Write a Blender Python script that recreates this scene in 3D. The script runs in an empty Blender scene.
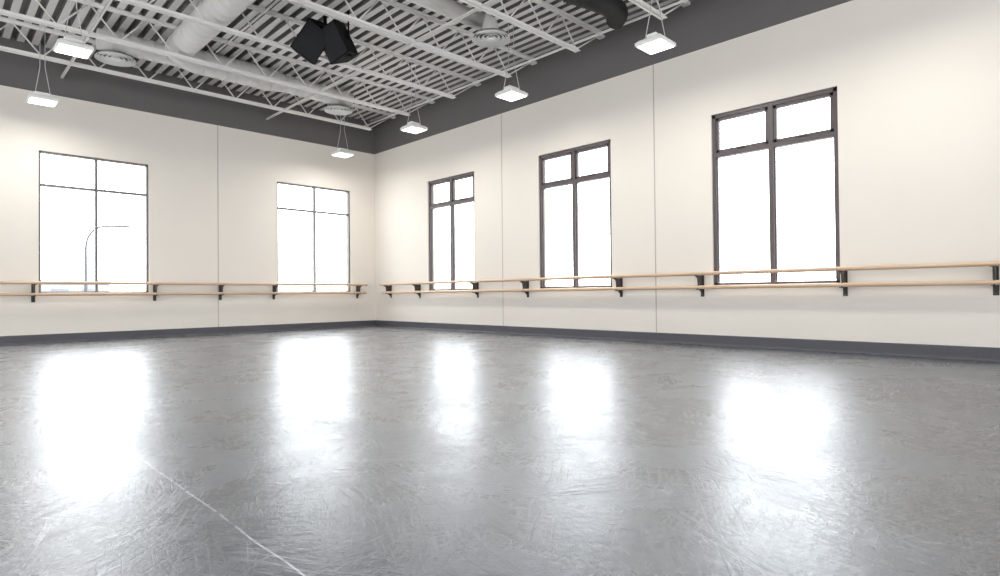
import bpy, bmesh, math, random
from mathutils import Vector, Matrix
random.seed(3)
scn=bpy.context.scene
try:
    scn.view_settings.view_transform='Standard'
    scn.view_settings.look='None'
except Exception: pass

# ---------------------------------------------------------------- materials
def mat(name,col,rough=.6,metal=0.,emis=None,es=0.,noise=0.,nscale=3.,bump=0.,bscale=40.,spec=.5):
    m=bpy.data.materials.new(name); m.use_nodes=True
    nt=m.node_tree; b=nt.nodes['Principled BSDF']
    b.inputs['Roughness'].default_value=rough; b.inputs['Metallic'].default_value=metal
    b.inputs['Specular IOR Level'].default_value=spec
    b.inputs['Base Color'].default_value=(*col,1)
    tc=nt.nodes.new('ShaderNodeTexCoord')
    if noise>0:
        n=nt.nodes.new('ShaderNodeTexNoise'); n.inputs['Scale'].default_value=nscale; n.inputs['Detail'].default_value=5
        nt.links.new(tc.outputs['Object'],n.inputs['Vector'])
        mx=nt.nodes.new('ShaderNodeMix'); mx.data_type='RGBA'
        mx.inputs[6].default_value=(*[c*(1-noise) for c in col],1)
        mx.inputs[7].default_value=(*[min(1,c*(1+noise)) for c in col],1)
        nt.links.new(n.outputs['Fac'],mx.inputs[0]); nt.links.new(mx.outputs[2],b.inputs['Base Color'])
    if bump>0:
        n=nt.nodes.new('ShaderNodeTexNoise'); n.inputs['Scale'].default_value=bscale
        nt.links.new(tc.outputs['Object'],n.inputs['Vector'])
        bp=nt.nodes.new('ShaderNodeBump'); bp.inputs['Strength'].default_value=bump; bp.inputs['Distance'].default_value=.01
        nt.links.new(n.outputs['Fac'],bp.inputs['Height']); nt.links.new(bp.outputs[0],b.inputs['Normal'])
    if emis:
        b.inputs['Emission Color'].default_value=(*emis,1); b.inputs['Emission Strength'].default_value=es
    return m
M_wall=mat('cream_paint',(.82,.77,.70),.75,noise=.02,nscale=1.2,bump=.08,bscale=60)
M_band=mat('grey_band_paint',(.14,.13,.129),.7,noise=.05,nscale=2)
M_joint=mat('panel_joint_line',(.42,.39,.36),.8)  # wall panel joints, thin strips darker than the cream paint
M_base=mat('rubber_baseboard',(.085,.085,.10),.5,noise=.08)
M_frameR=mat('charcoal_frame',(.10,.08,.083),.45,noise=.05)
M_frameL=mat('charcoal_frame_slim',(.16,.145,.145),.45,noise=.05)
M_steel=mat('primed_joist_steel',(.88,.86,.84),.5,noise=.04)
M_web=mat('joist_web_steel',(.76,.73,.71),.5,noise=.06)
M_deck=mat('galvanised_deck',(.70,.68,.665),.45,noise=.08,nscale=2)
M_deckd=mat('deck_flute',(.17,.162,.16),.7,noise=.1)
M_duct=mat('galvanised_duct',(.72,.70,.68),.4,noise=.08,nscale=5)
M_white=mat('white_enamel',(.90,.90,.88),.4)
M_black=mat('black_cabinet',(.006,.006,.007),.7,noise=.1,spec=.15)
M_flex=mat('black_duct_insulation',(.03,.028,.028),.6,noise=.3,nscale=8)
M_grille=mat('speaker_grille',(.010,.010,.012),.6,spec=.25)
M_wire=mat('suspension_wire',(.6,.6,.6),.4)
M_lens=mat('lit_lens',(.9,.9,.9),.4,emis=(1,.98,.95),es=5.)
M_iron=mat('dark_bracket',(.06,.052,.052),.45,metal=.3)
M_pole=mat('lamp_post_grey',(.08,.08,.09),.6)
M_ground=mat('pale_paving',(.6,.6,.59),.9,noise=.1,nscale=.3)
M_bld=mat('pale_cladding',(.38,.39,.42),.8,noise=.05)
M_bwin=mat('far_glazing',(.24,.26,.29),.3)

def wood():
    m=mat('maple_rail',(.62,.43,.27),.4); nt=m.node_tree; b=nt.nodes['Principled BSDF']
    tc=nt.nodes.new('ShaderNodeTexCoord'); mp=nt.nodes.new('ShaderNodeMapping'); mp.inputs['Scale'].default_value=(1.5,1.5,60)
    n=nt.nodes.new('ShaderNodeTexNoise'); n.inputs['Scale'].default_value=1.3; n.inputs['Detail'].default_value=4
    cr=nt.nodes.new('ShaderNodeValToRGB'); cr.color_ramp.elements[0].position=.3; cr.color_ramp.elements[1].position=.7
    cr.color_ramp.elements[0].color=(.62,.42,.28,1); cr.color_ramp.elements[1].color=(.74,.55,.39,1)
    nt.links.new(tc.outputs['Object'],mp.inputs[0]); nt.links.new(mp.outputs[0],n.inputs['Vector'])
    nt.links.new(n.outputs['Fac'],cr.inputs[0]); nt.links.new(cr.outputs[0],b.inputs['Base Color'])
    return m
M_wood=wood()

def glass():
    m=bpy.data.materials.new('window_glass'); m.use_nodes=True; nt=m.node_tree; nt.nodes.clear()
    o=nt.nodes.new('ShaderNodeOutputMaterial'); t=nt.nodes.new('ShaderNodeBsdfTransparent'); g=nt.nodes.new('ShaderNodeBsdfGlossy')
    g.inputs['Roughness'].default_value=.02; t.inputs[0].default_value=(.97,.98,.98,1)
    x=nt.nodes.new('ShaderNodeMixShader'); x.inputs[0].default_value=.05
    nt.links.new(t.outputs[0],x.inputs[1]); nt.links.new(g.outputs[0],x.inputs[2]); nt.links.new(x.outputs[0],o.inputs[0])
    return m
M_glass=glass()

def floor_mat():
    m=bpy.data.materials.new('scuffed_grey_vinyl'); m.use_nodes=True; nt=m.node_tree; b=nt.nodes['Principled BSDF']
    L=nt.links.new; N=nt.nodes.new
    tc=N('ShaderNodeTexCoord')
    def math_(op,a,bb=None,c=None):
        n=N('ShaderNodeMath'); n.operation=op
        for i,v in enumerate((a,bb,c)):
            if v is None: continue
            if isinstance(v,(int,float)): n.inputs[i].default_value=v
            else: L(v,n.inputs[i])
        return n.outputs[0]
    def noise(scale,detail=4,dist=0,rot=0,sc=(1,1,1),rough=.5):
        mp=N('ShaderNodeMapping')
        mp.inputs['Rotation'].default_value=(0,0,rot); mp.inputs['Location'].default_value=(rot*7,rot*3,0)
        L(tc.outputs['Object'],mp.inputs[0])
        m2=N('ShaderNodeMapping'); m2.inputs['Scale'].default_value=sc; L(mp.outputs[0],m2.inputs[0])
        n=N('ShaderNodeTexNoise'); n.noise_dimensions='2D'; n.inputs['Scale'].default_value=scale; n.inputs['Detail'].default_value=detail
        n.inputs['Distortion'].default_value=dist; n.inputs['Roughness'].default_value=rough
        L(m2.outputs[0],n.inputs['Vector']); return n.outputs['Fac']
    def smooth(v,lo,hi):
        n=N('ShaderNodeMapRange'); n.interpolation_type='SMOOTHSTEP'
        n.inputs[1].default_value=lo; n.inputs[2].default_value=hi; L(v,n.inputs[0]); return n.outputs[0]
    hairs=None
    for i,(sc,rot,an,w) in enumerate([(9,.3,.14,.005),(12,1.2,.14,.005),(8,2.1,.16,.004),(14,2.7,.15,.005)]):
        v=noise(sc,1,.5,rot,(1,an,1))
        d=math_('ABSOLUTE',math_('SUBTRACT',v,.5))
        line=math_('SUBTRACT',1.,smooth(d,w*.3,w))
        mask=smooth(noise(2.6,3,0,rot+4),.52,.64)
        h=math_('MULTIPLY',line,mask)
        hairs=h if hairs is None else math_('MAXIMUM',hairs,h)
    streak=None
    for rot in (.5,1.4,2.6):
        v=smooth(noise(60,4,.6,rot,(1,.10,1)),.50,.75)
        v=math_('MULTIPLY',v,smooth(noise(1.5,4,0,rot+9),.45,.66))
        streak=v if streak is None else math_('MAXIMUM',streak,v)
    dark=None
    for rot in (.2,.95,2.1):
        v=smooth(noise(48,4,.6,rot,(1,.09,1)),.50,.72)
        v=math_('MULTIPLY',v,smooth(noise(1.3,4,0,rot+13),.45,.64))
        dark=v if dark is None else math_('MAXIMUM',dark,v)
    blot=noise(1.4,9,.4,0,(1,1,1),.62)
    fine=noise(30,5,.2,0,(1,1,1),.65)
    sx=N('ShaderNodeSeparateXYZ'); L(tc.outputs['Object'],sx.inputs[0])
    wob=math_('MULTIPLY',math_('SUBTRACT',noise(3,2),.5),.016)
    ds=math_('ABSOLUTE',math_('ADD',math_('ADD',sx.outputs[0],7.82),wob))
    seam=math_('MULTIPLY',math_('SUBTRACT',1.,smooth(ds,.0018,.0045)),smooth(noise(14,3,0,1),.34,.50))
    cr=N('ShaderNodeValToRGB'); L(blot,cr.inputs[0])
    cr.color_ramp.elements[0].position=.36; cr.color_ramp.elements[0].color=(.036,.039,.050,1)
    cr.color_ramp.elements[1].position=.64; cr.color_ramp.elements[1].color=(.072,.078,.097,1)
    lift=math_('ADD',math_('MULTIPLY',hairs,.26),math_('ADD',math_('MULTIPLY',streak,.09),math_('MULTIPLY',seam,.85)))
    mx=N('ShaderNodeMix'); mx.data_type='RGBA'; L(lift,mx.inputs[0]); L(cr.outputs[0],mx.inputs[6]); mx.inputs[7].default_value=(.55,.57,.61,1)
    m3=N('ShaderNodeMix'); m3.data_type='RGBA'; L(math_('MULTIPLY',dark,.7),m3.inputs[0]); L(mx.outputs[2],m3.inputs[6]); m3.inputs[7].default_value=(.012,.014,.019,1)
    L(m3.outputs[2],b.inputs['Base Color'])
    r=math_('ADD',.27,math_('MULTIPLY',math_('SUBTRACT',blot,.5),.20))
    r=math_('ADD',r,math_('MULTIPLY',streak,.07)); r=math_('ADD',r,math_('MULTIPLY',dark,.08))
    L(r,b.inputs['Roughness'])
    b.inputs['IOR'].default_value=1.6
    b.inputs['Specular Tint'].default_value=(.92,.955,1,1)
    # worn satin finish over the vinyl gives the long soft tail of the reflections
    b.inputs['Coat Weight'].default_value=.7; b.inputs['Coat IOR'].default_value=1.6; b.inputs['Coat Tint'].default_value=(.96,.98,1,1)
    L(math_('ADD',.46,math_('MULTIPLY',math_('SUBTRACT',blot,.5),.2)),b.inputs['Coat Roughness'])
    bh=math_('ADD',math_('MULTIPLY',fine,.9),math_('ADD',math_('MULTIPLY',hairs,.12),math_('ADD',math_('MULTIPLY',streak,.22),math_('MULTIPLY',blot,1.5))))
    bh=math_('SUBTRACT',bh,math_('MULTIPLY',dark,.22))
    bp=N('ShaderNodeBump'); bp.inputs['Strength'].default_value=.30; bp.inputs['Distance'].default_value=.005
    L(bh,bp.inputs['Height']); L(bp.outputs[0],b.inputs['Normal']); L(bp.outputs[0],b.inputs['Coat Normal'])
    return m
M_floor=floor_mat()

# ---------------------------------------------------------------- mesh builder
class B:
    def __init__(s): s.bm=bmesh.new(); s.mats=[]
    def mi(s,m):
        if m not in s.mats: s.mats.append(m)
        return s.mats.index(m)
    def box(s,lo,hi,m,M=None):
        x0,y0,z0=lo;x1,y1,z1=hi
        c=[(x0,y0,z0),(x1,y0,z0),(x1,y1,z0),(x0,y1,z0),(x0,y0,z1),(x1,y0,z1),(x1,y1,z1),(x0,y1,z1)]
        v=[s.bm.verts.new((M@Vector(p)) if M else p) for p in c]
        k=s.mi(m)
        for f in ((0,3,2,1),(4,5,6,7),(0,1,5,4),(1,2,6,5),(2,3,7,6),(3,0,4,7)):
            s.bm.faces.new([v[i] for i in f]).material_index=k
    def rings(s,rs,m,close=True,smooth=True,cap=True):
        k=s.mi(m); vs=[[s.bm.verts.new(p) for p in r] for r in rs]; n=len(vs[0])
        for a,b in zip(vs[:-1],vs[1:]):
            for i in range(n):
                f=s.bm.faces.new([a[i],a[(i+1)%n],b[(i+1)%n],b[i]]); f.material_index=k; f.smooth=smooth
        if cap:
            s.bm.faces.new(vs[0][::-1]).material_index=k; s.bm.faces.new(vs[-1]).material_index=k
    def tube(s,pts,r,m,n=10,rad=None,cap=True):
        pts=[Vector(p) for p in pts]; rs=[]
        prev=None
        for i,p in enumerate(pts):
            d=(pts[min(i+1,len(pts)-1)]-pts[max(i-1,0)]).normalized()
            if prev is None:
                a=Vector((0,0,1)) if abs(d.z)<.9 else Vector((1,0,0)); u=d.cross(a).normalized()
            else:
                u=(prev-d*prev.dot(d)).normalized()
            prev=u; w=d.cross(u); rr=rad[i] if rad else r
            rs.append([p+(u*math.cos(2*math.pi*j/n)+w*math.sin(2*math.pi*j/n))*rr for j in range(n)])
        s.rings(rs,m,cap=cap)
    def prism(s,poly,axis,a,b,m,M=None):
        def P(p,q,t):
            v={'x':(t,p,q),'y':(p,t,q),'z':(p,q,t)}[axis]
            return (M@Vector(v)) if M else Vector(v)
        k=s.mi(m); A=[s.bm.verts.new(P(p,q,a)) for p,q in poly]; C=[s.bm.verts.new(P(p,q,b)) for p,q in poly]; n=len(poly)
        s.bm.faces.new(A).material_index=k; s.bm.faces.new(C[::-1]).material_index=k
        for i in range(n): s.bm.faces.new([A[i],C[i],C[(i+1)%n],A[(i+1)%n]]).material_index=k
    def obj(s,name,parent=None,bevel=0.,recalc=True):
        if recalc: bmesh.ops.recalc_face_normals(s.bm,faces=s.bm.faces)
        me=bpy.data.meshes.new(name); s.bm.to_mesh(me); s.bm.free()
        for m in s.mats: me.materials.append(m)
        o=bpy.data.objects.new(name,me); scn.collection.objects.link(o)
        if parent: o.parent=parent
        if bevel>0:
            md=o.modifiers.new('bevel','BEVEL'); md.width=bevel; md.segments=2; md.limit_method='ANGLE'
        return o
def empty(name):
    e=bpy.data.objects.new(name,None); e.empty_display_size=.2; scn.collection.objects.link(e); return e

# ---------------------------------------------------------------- room shell
XL=-14.; YF=-18.; DECK=5.42; BAND=4.57; T=.22
WB,WT=.91,3.51
WL=[(-7.09,-5.32),(-2.66,-.73)]
WR=[(-11.11,-9.37),(-7.53,-5.83),(-3.96,-2.30)]
def wall(name,side,wins,a0,a1,joints):
    b=B()
    xs=sorted({a0,a1}|{v for w in wins for v in w}); zs=[-.1,WB,WT,BAND,DECK+.07]
    for i in range(len(xs)-1):
        for j in range(len(zs)-1):
            cx=(xs[i]+xs[i+1])/2; cz=(zs[j]+zs[j+1])/2
            if WB<cz<WT and any(w[0]<cx<w[1] for w in wins): continue
            m=M_band if cz>BAND else M_wall
            if side=='L': b.box((xs[i],0,zs[j]),(xs[i+1],T,zs[j+1]),m)
            else: b.box((0,xs[i],zs[j]),(T,xs[i+1],zs[j+1]),m)
    for q in joints:
        if side=='L': b.box((q-.007,-.003,.15),(q+.007,.01,BAND),M_joint)
        else: b.box((-.003,q-.007,.15),(.01,q+.007,BAND),M_joint)
    return b.obj(name,recalc=False)
wall('wall_back','L',WL,XL,T,[-3.98])
wall('wall_right','R',WR,YF,0,[-4.82,-8.39])
b=B(); b.box((XL,YF,-.1),(0,0,0),M_floor); b.obj('floor')
b=B(); b.prism([(0,0),(-.022,0),(-.016,.012),(-.012,.03),(-.012,.145),(-.006,.155),(0,.155)],'x',XL,0,M_base); b.obj('baseboard_back')
b=B(); b.prism([(0,0),(-.022,0),(-.016,.012),(-.012,.03),(-.012,.145),(-.006,.155),(0,.155)],'y',YF,-.02,M_base); b.obj('baseboard_right')

# corrugated deck : flutes run along Y
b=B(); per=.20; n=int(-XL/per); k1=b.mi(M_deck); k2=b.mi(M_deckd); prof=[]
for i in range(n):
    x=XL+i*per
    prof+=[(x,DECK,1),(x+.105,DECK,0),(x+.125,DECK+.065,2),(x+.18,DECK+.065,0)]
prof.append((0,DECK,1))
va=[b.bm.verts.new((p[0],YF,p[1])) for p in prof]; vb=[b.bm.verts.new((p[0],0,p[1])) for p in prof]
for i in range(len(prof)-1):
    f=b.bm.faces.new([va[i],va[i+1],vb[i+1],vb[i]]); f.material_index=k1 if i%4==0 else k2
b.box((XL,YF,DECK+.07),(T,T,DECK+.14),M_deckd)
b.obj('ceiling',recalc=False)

# ---------------------------------------------------------------- windows
def window(idx,side,w,heavy):
    a0,a1=w; b=B(); m=M_frameR if heavy else M_frameL
    F=.055 if heavy else .035; d0,d1=(.03,.12)
    def bx(p0,z0,p1,z1,dd0=d0,dd1=d1,mm=m):
        if side=='L': b.box((p0,dd0,z0),(p1,dd1,z1),mm)
        else: b.box((dd0,p0,z0),(dd1,p1,z1),mm)
    bx(a0,WB,a0+F,WT); bx(a1-F,WB,a1,WT); bx(a0,WB,a1,WB+F*.7); bx(a0,WT-F,a1,WT)
    c=(a0+a1)/2; bx(c-F*.6,WB,c+F*.6,WT,d0-.005,d1)
    tz=2.89; bx(a0,tz-F*.6,a1,tz+F*.6,d0-.003,d1)
    if heavy:
        for p0,p1 in ((a0+F,c-F*.6),(c+F*.6,a1-F)):
            z0,z1=tz+F*.6,WT-F; s=.045
            for q in ((p0+.006,z0+.006,p0+s,z1-.006),(p1-s,z0+.006,p1-.006,z1-.006),(p0+.006,z0+.006,p1-.006,z0+s),(p0+.006,z1-s,p1-.006,z1-.006)):
                bx(*q,d0+.012,d1-.02)
            mid=(p0+p1)/2; bx(mid-.05,z0+.012,mid+.05,z0+.035,d0-.012,d0+.012,M_iron)
        for p0,p1 in ((a0+F,c-F*.6),(c+F*.6,a1-F)):
            s=.014
            bx(p0,WB+F,p0+s,tz-F*.6,d0+.03,d1-.02);bx(p1-s,WB+F,p1,tz-F*.6,d0+.03,d1-.02)
    o=b.obj('window_%d'%idx)
    g=B()
    if side=='L': g.box((a0+.01,.085,WB+.01),(a1-.01,.091,WT-.01),M_glass)
    else: g.box((.085,a0+.01,WB+.01),(.091,a1-.01,WT-.01),M_glass)
    g.obj('glass_pane',o)
for i,w in enumerate(WL): window(i+1,'L',w,False)
for i,w in enumerate(WR[::-1]): window(i+3,'R',w,True)

# ---------------------------------------------------------------- barres
def barre(side,a0,a1,brs):
    e=empty('ballet_barre')
    def P(a,d,z): return (a,-d,z) if side=='L' else (-d,a,z)
    for nm,d,z,r in (('rail_upper',.20,1.09,.028),('rail_lower',.135,.884,.028)):
        b=B(); pts=[P(a0+(a1-a0)*t,d,z) for t in (0,.0015,.5,.9985,1)]
        b.tube(pts,r,M_wood,16,rad=[r*.75,r,r,r,r*.75]); b.obj(nm,e)
    for i,a in enumerate(brs):
        b=B(); ax='x' if side=='L' else 'y'
        s=-1
        poly=[(0,1.06),(s*.225,1.064),(s*.225,1.05),(s*.165,1.02),(s*.15,.93),(s*.16,.862),(s*.16,.85),(s*.10,.845),(s*.045,.80),(0,.76)]
        b.prism(poly,ax,a-.007,a+.007,M_iron)
        if side=='L': b.box((a-.028,-.01,.74),(a+.028,0,1.10),M_iron); b.box((a-.03,-.225,1.056),(a+.03,-.175,1.064),M_iron); b.box((a-.03,-.16,.848),(a+.03,-.11,.857),M_iron)
        else: b.box((-.01,a-.028,.74),(0,a+.028,1.10),M_iron); b.box((-.225,a-.03,1.056),(-.175,a+.03,1.064),M_iron); b.box((-.16,a-.03,.848),(-.11,a+.03,.857),M_iron)
        b.obj('bracket_%d'%(i+1),e,bevel=.002)
barre('L',-13.,-.35,[-12.6,-10.4,-8.9,-7.17,-5.22,-3.94,-2.75,-.55])
barre('R',-17.5,-.50,[-.74,-1.97,-4.05,-5.53,-7.72,-9.2,-11.17,-12.68,-14.6,-16.8])

# ---------------------------------------------------------------- joists
BC=4.92
DUCTX=-5.38
def joist(y):
    b=B(); xe=-.70
    for s in (-1,1):
        ya,yb=sorted((y+s*.010,y+s*.055))
        b.box((XL,ya,BC-.03),(xe,yb,BC-.022),M_steel)
        b.box((XL,y+s*.010-.004,BC-.03),(xe,y+s*.010+.004,BC+.03),M_steel)
        b.box((XL,ya,DECK-.012),(-.001,yb,DECK-.004),M_steel)
        b.box((XL,y+s*.010-.004,DECK-.06),(-.001,y+s*.010+.004,DECK-.004),M_steel)
    pts=[(-.05,DECK-.05),(xe-.05,BC)]; x=xe-.05; up=True
    while x>XL+.6:
        x-=.40; pts.append((x,DECK-.03 if up else BC)); up=not up
    for p,q in zip(pts[:-1],pts[1:]):
        b.tube([(p[0],y,p[1]),(q[0],y,q[1])],.013,M_web,6)
    b.box((-.12,y-.06,DECK-.10),(-.001,y+.06,DECK-.06),M_steel)
    return b.obj('roof_joist')
JY=[-.95,-2.55,-4.15,-5.77,-7.38,-9.0,-10.6,-12.2,-13.8,-15.4,-17.0]
for y in JY: joist(y)
b=B()
for x in (-2.9,-6.75,-9.8):
    b.box((x-.018,YF,BC-.020),(x+.018,-.02,BC-.015),M_web); b.box((x-.018,YF,BC-.020),(x-.013,-.02,BC+.015),M_web)
b.obj('joist_bridging')
b=B()
b.tube([(-.42,YF,5.2),(-.42,-.05,5.2)],.022,M_steel,8)
b.tube([(-4.75,YF,5.3),(-4.75,-2.2,5.3)],.018,M_steel,8)
# branch line between joists with upright heads
b.tube([(-4.75,-4.9,5.3),(-.42,-4.9,5.3)],.018,M_steel,8)
for x in (-1.3,-2.6,-3.3):
    b.tube([(x,-4.9,5.3),(x,-4.9,5.36)],.012,M_steel,8); b.tube([(x,-4.9,5.36),(x,-4.9,5.37)],.03,M_steel,10)
b.obj('sprinkler_pipe')

# ---------------------------------------------------------------- ducts
def arc(c,u,v,r,a0,a1,n=8):
    c,u,v=Vector(c),Vector(u),Vector(v)
    return [c+u*r*math.cos(a0+(a1-a0)*i/n)+v*r*math.sin(a0+(a1-a0)*i/n) for i in range(n+1)]
def spiral(b,p0,p1,r,m,sp=.16):
    p0,p1=Vector(p0),Vector(p1); L=(p1-p0).length; d=(p1-p0)/L; pts=[];rad=[]
    n=int(L/sp)
    for i in range(n):
        for o,k in ((0,r),(.012,r+.008),(.024,r)):
            pts.append(p0+d*(i*sp+o)); rad.append(k)
    pts.append(p1); rad.append(r)
    b.tube(pts,r,m,20,rad=rad)
DZ=5.185
b=B(); spiral(b,(DUCTX,-17.5,DZ),(DUCTX,-2.32,DZ),.224,M_duct,.2); b.obj('spiral_duct')
b=B()
b.tube(arc((DUCTX+.5,-2.3,DZ),(-1,0,0),(0,1,0),.5,0,math.pi/2,8),.224,M_duct,20)
spiral(b,(DUCTX+.5,-1.8,DZ),(-3.6,-1.8,DZ),.224,M_duct,.2)
b.tube([(-3.6,-1.8,DZ),(-3.3,-1.8,DZ)],.2,M_duct,20,rad=[.224,.175])
spiral(b,(-3.3,-1.8,DZ),(-1.75,-1.75,DZ),.175,M_duct,.2)
spiral(b,(DUCTX+.1,-1.8,DZ),(-6.5,-1.7,DZ),.175,M_duct,.2)
b.obj('spiral_duct')
def diffuser(x,y,z,ty=None):
    b=B(); 
    def ring(r0,z0,r1,z1,m=M_white):
        n=32
        rs=[[Vector((x+r*math.cos(2*math.pi*j/n),y+r*math.sin(2*math.pi*j/n),zz)) for j in range(n)] for r,zz in ((r0,z0),(r1,z1),(r1-.003,z1+.012),(r0-.003,z0+.012),(r0,z0))]
        b.rings(rs,m,cap=False)
    for i,r in enumerate((.08,.15,.22,.27)):
        ring(r-.035,z+.05,r+.002,z+.0+.008*(3-i))
    ring(.27,z+.05,.31,z)
    b.tube([(x,y,z+.06),(x,y,z+.08)],.3,M_deckd,24,rad=[.28,.14])
    if ty is None: b.tube([(x,y,z+.075),(x,y,DZ-.165)],.14,M_duct,16)
    else: b.tube([(x,y,z+.08)]+arc((x,ty,z+.16),(0,1 if y>ty else -1,0),(0,0,1),abs(ty-y),0,math.pi/2,6)+[(x-2.5,ty,z+.16+abs(ty-y))],.13,M_duct,16)
    b.tube([(x,y,z+.005),(x,y,z+.04)],.05,M_white,16,rad=[.055,.03])
    b.obj('round_air_diffuser')
diffuser(-6.21,-1.60,4.93); diffuser(-1.97,-1.64,4.93); diffuser(-2.11,-6.73,4.88,-6.58)
b=B(); pts=[];rad=[]
for i in range(90):
    t=i/89; pts.append((-1.9+1.25*t,-8.1-.35*math.sin(t*3.1),5.22-.14*math.sin(t*3.1))); rad.append(.16 if i%2 else .145)
b.tube(pts,.17,M_flex,16,rad=rad); b.obj('flexible_duct')

# ---------------------------------------------------------------- loudspeakers
e=empty('loudspeaker_cluster')
cx,cy,cz=-3.92,-4.72,4.93
for k,(ang,dx) in enumerate(((math.radians(28),-.22),(math.radians(-32),.22))):
    M=Matrix.Translation((cx+dx*.714,cy-dx*.70,cz))@Matrix.Rotation(math.radians(-45)+ang,4,'Z')@Matrix.Rotation(math.radians(32 if k==0 else -16),4,'Y')@Matrix.Rotation(math.radians(20),4,'X')@Matrix.Scale(.82,4)
    b=B(); b.prism([(-.27,-.2),(.27,-.2),(.17,.22),(-.17,.22)],'z',-.33,.33,M_black,M)
    b.box((-.25,-.215,-.31),(.25,-.2,.31),M_grille,M)
    b.obj('cabinet_%d'%(k+1),e,bevel=.012)
b=B(); b.tube([(cx,cy,cz-.1),(cx,cy,DECK)],.03,M_black,10); b.box((cx-.3,cy-.05,cz+.22),(cx+.3,cy+.05,cz+.30),M_black)
b.tube([(cx+.25,cy-.3,cz-.22),(cx+.25,cy-.3,DECK)],.014,M_black,8); b.tube([(cx+.25,cy-.3,cz-.26),(cx+.25,cy-.3,cz-.2)],.06,M_black,14)
b.obj('mounting_yoke',e)

# ---------------------------------------------------------------- pendants
def pendant(x,y,z=4.1,power=32):
    e=empty('pendant_light')
    b=B(); 
    def sq(h,zz): return [Vector((x+a*h,y+c*h,zz)) for a,c in ((-1,-1),(1,-1),(1,1),(-1,1))]
    b.rings([sq(.19,z-.035),sq(.195,z-.03),sq(.195,z+.01),sq(.155,z+.045),sq(.09,z+.055)],M_white,smooth=False)
    b.box((x-.11,y-.07,z+.05),(x+.11,y+.07,z+.11),M_white)
    b.obj('housing',e,bevel=.004)
    b=B(); b.box((x-.17,y-.17,z-.042),(x+.17,y+.17,z-.034),M_lens); b.obj('lens',e)
    b=B(); h=z+.55
    for s in (-1,1): b.tube([(x+s*.10,y-s*.10,z+.03),(x+s*.03,y-s*.03,h),(x+s*.03,y-s*.03,DECK)],.0055,M_wire,6)
    b.obj('suspension_cable',e)
    l=bpy.data.lights.new('lamp','AREA'); l.shape='SQUARE'; l.size=.33; l.energy=power; l.color=(1,.97,.93)
    o=bpy.data.objects.new('lamp',l); o.location=(x,y,z-.05); scn.collection.objects.link(o); o.parent=e
for x,y in ((-1.65,-1.25),(-1.67,-4.05),(-1.67,-6.75),(-1.67,-9.42),(-7.18,-1.26),(-7.18,-4.06),
            (-7.18,-6.76),(-7.18,-9.42),(-1.67,-12.1),(-7.18,-12.1),(-12.6,-4.06),(-12.6,-9.42)): pendant(x,y)

# ---------------------------------------------------------------- outside
b=B(); b.box((-150,-150,-.5),(200,200,-.25),M_ground); b.obj('ground_outside')
b=B(); X,Y=.2,40.
pts=[(X,Y,-.25),(X,Y,2.5),(X,Y,4.6)]+[(X+1.5*(1-math.cos(a))*.8,Y-1.5*(1-math.cos(a))*.2,4.6+1.7*math.sin(a)) for a in [i*math.pi/2/8 for i in range(1,9)]]+[(X+2.3,Y-.6,6.35)]
b.tube(pts,.09,M_pole,10,rad=[.12,.10,.085]+[.075]*(len(pts)-3))
b.box((X+2.0,Y-.8,6.27),(X+2.8,Y-.5,6.41),M_pole); b.tube([(X,Y,-.25),(X,Y,.0)],.2,M_pole,12)
b.obj('street_lamp')
b=B(); b.box((-8,70,-.3),(7.5,84,2.7),M_bld); b.box((-8.15,69.85,2.7),(7.65,84.1,2.95),M_bld)
for i in range(5): b.box((-6.8+i*2.9,69.93,.7),(-5.2+i*2.9,70.02,1.9),M_bwin)
b.obj('low_building')

# ---------------------------------------------------------------- sky: overcast, brighter towards +X+Y
w=bpy.data.worlds.new('overcast_sky'); scn.world=w; w.use_nodes=True; nt=w.node_tree
bg=nt.nodes['Background']; tc=nt.nodes.new('ShaderNodeTexCoord')
dt=nt.nodes.new('ShaderNodeVectorMath'); dt.operation='DOT_PRODUCT'; dt.inputs[1].default_value=(.7,.7,.12)
nt.links.new(tc.outputs['Generated'],dt.inputs[0])
mr=nt.nodes.new('ShaderNodeMapRange'); mr.interpolation_type='SMOOTHSTEP'
mr.inputs[1].default_value=-.35; mr.inputs[2].default_value=.35; mr.inputs[3].default_value=1.7; mr.inputs[4].default_value=8.6
nt.links.new(dt.outputs['Value'],mr.inputs[0]); nt.links.new(mr.outputs[0],bg.inputs['Strength'])
bg.inputs['Color'].default_value=(.95,.975,1,1)

# ---------------------------------------------------------------- camera
yaw,pitch,roll,F=.7758,.0113,-.0094,589.04
f=Vector((math.sin(yaw)*math.cos(pitch),math.cos(yaw)*math.cos(pitch),math.sin(pitch)))
r=Vector((math.cos(yaw),-math.sin(yaw),0)); u=r.cross(f)
r2=r*math.cos(roll)+u*math.sin(roll); u2=-r*math.sin(roll)+u*math.cos(roll)
cd=bpy.data.cameras.new('camera'); cd.sensor_width=36; cd.lens=F/1000*36; cd.clip_end=500
co=bpy.data.objects.new('camera',cd); scn.collection.objects.link(co)
Mx=Matrix((r2,u2,-f)).transposed().to_4x4(); Mx.translation=(-8.6,-13.5,.8); co.matrix_world=Mx
scn.camera=co
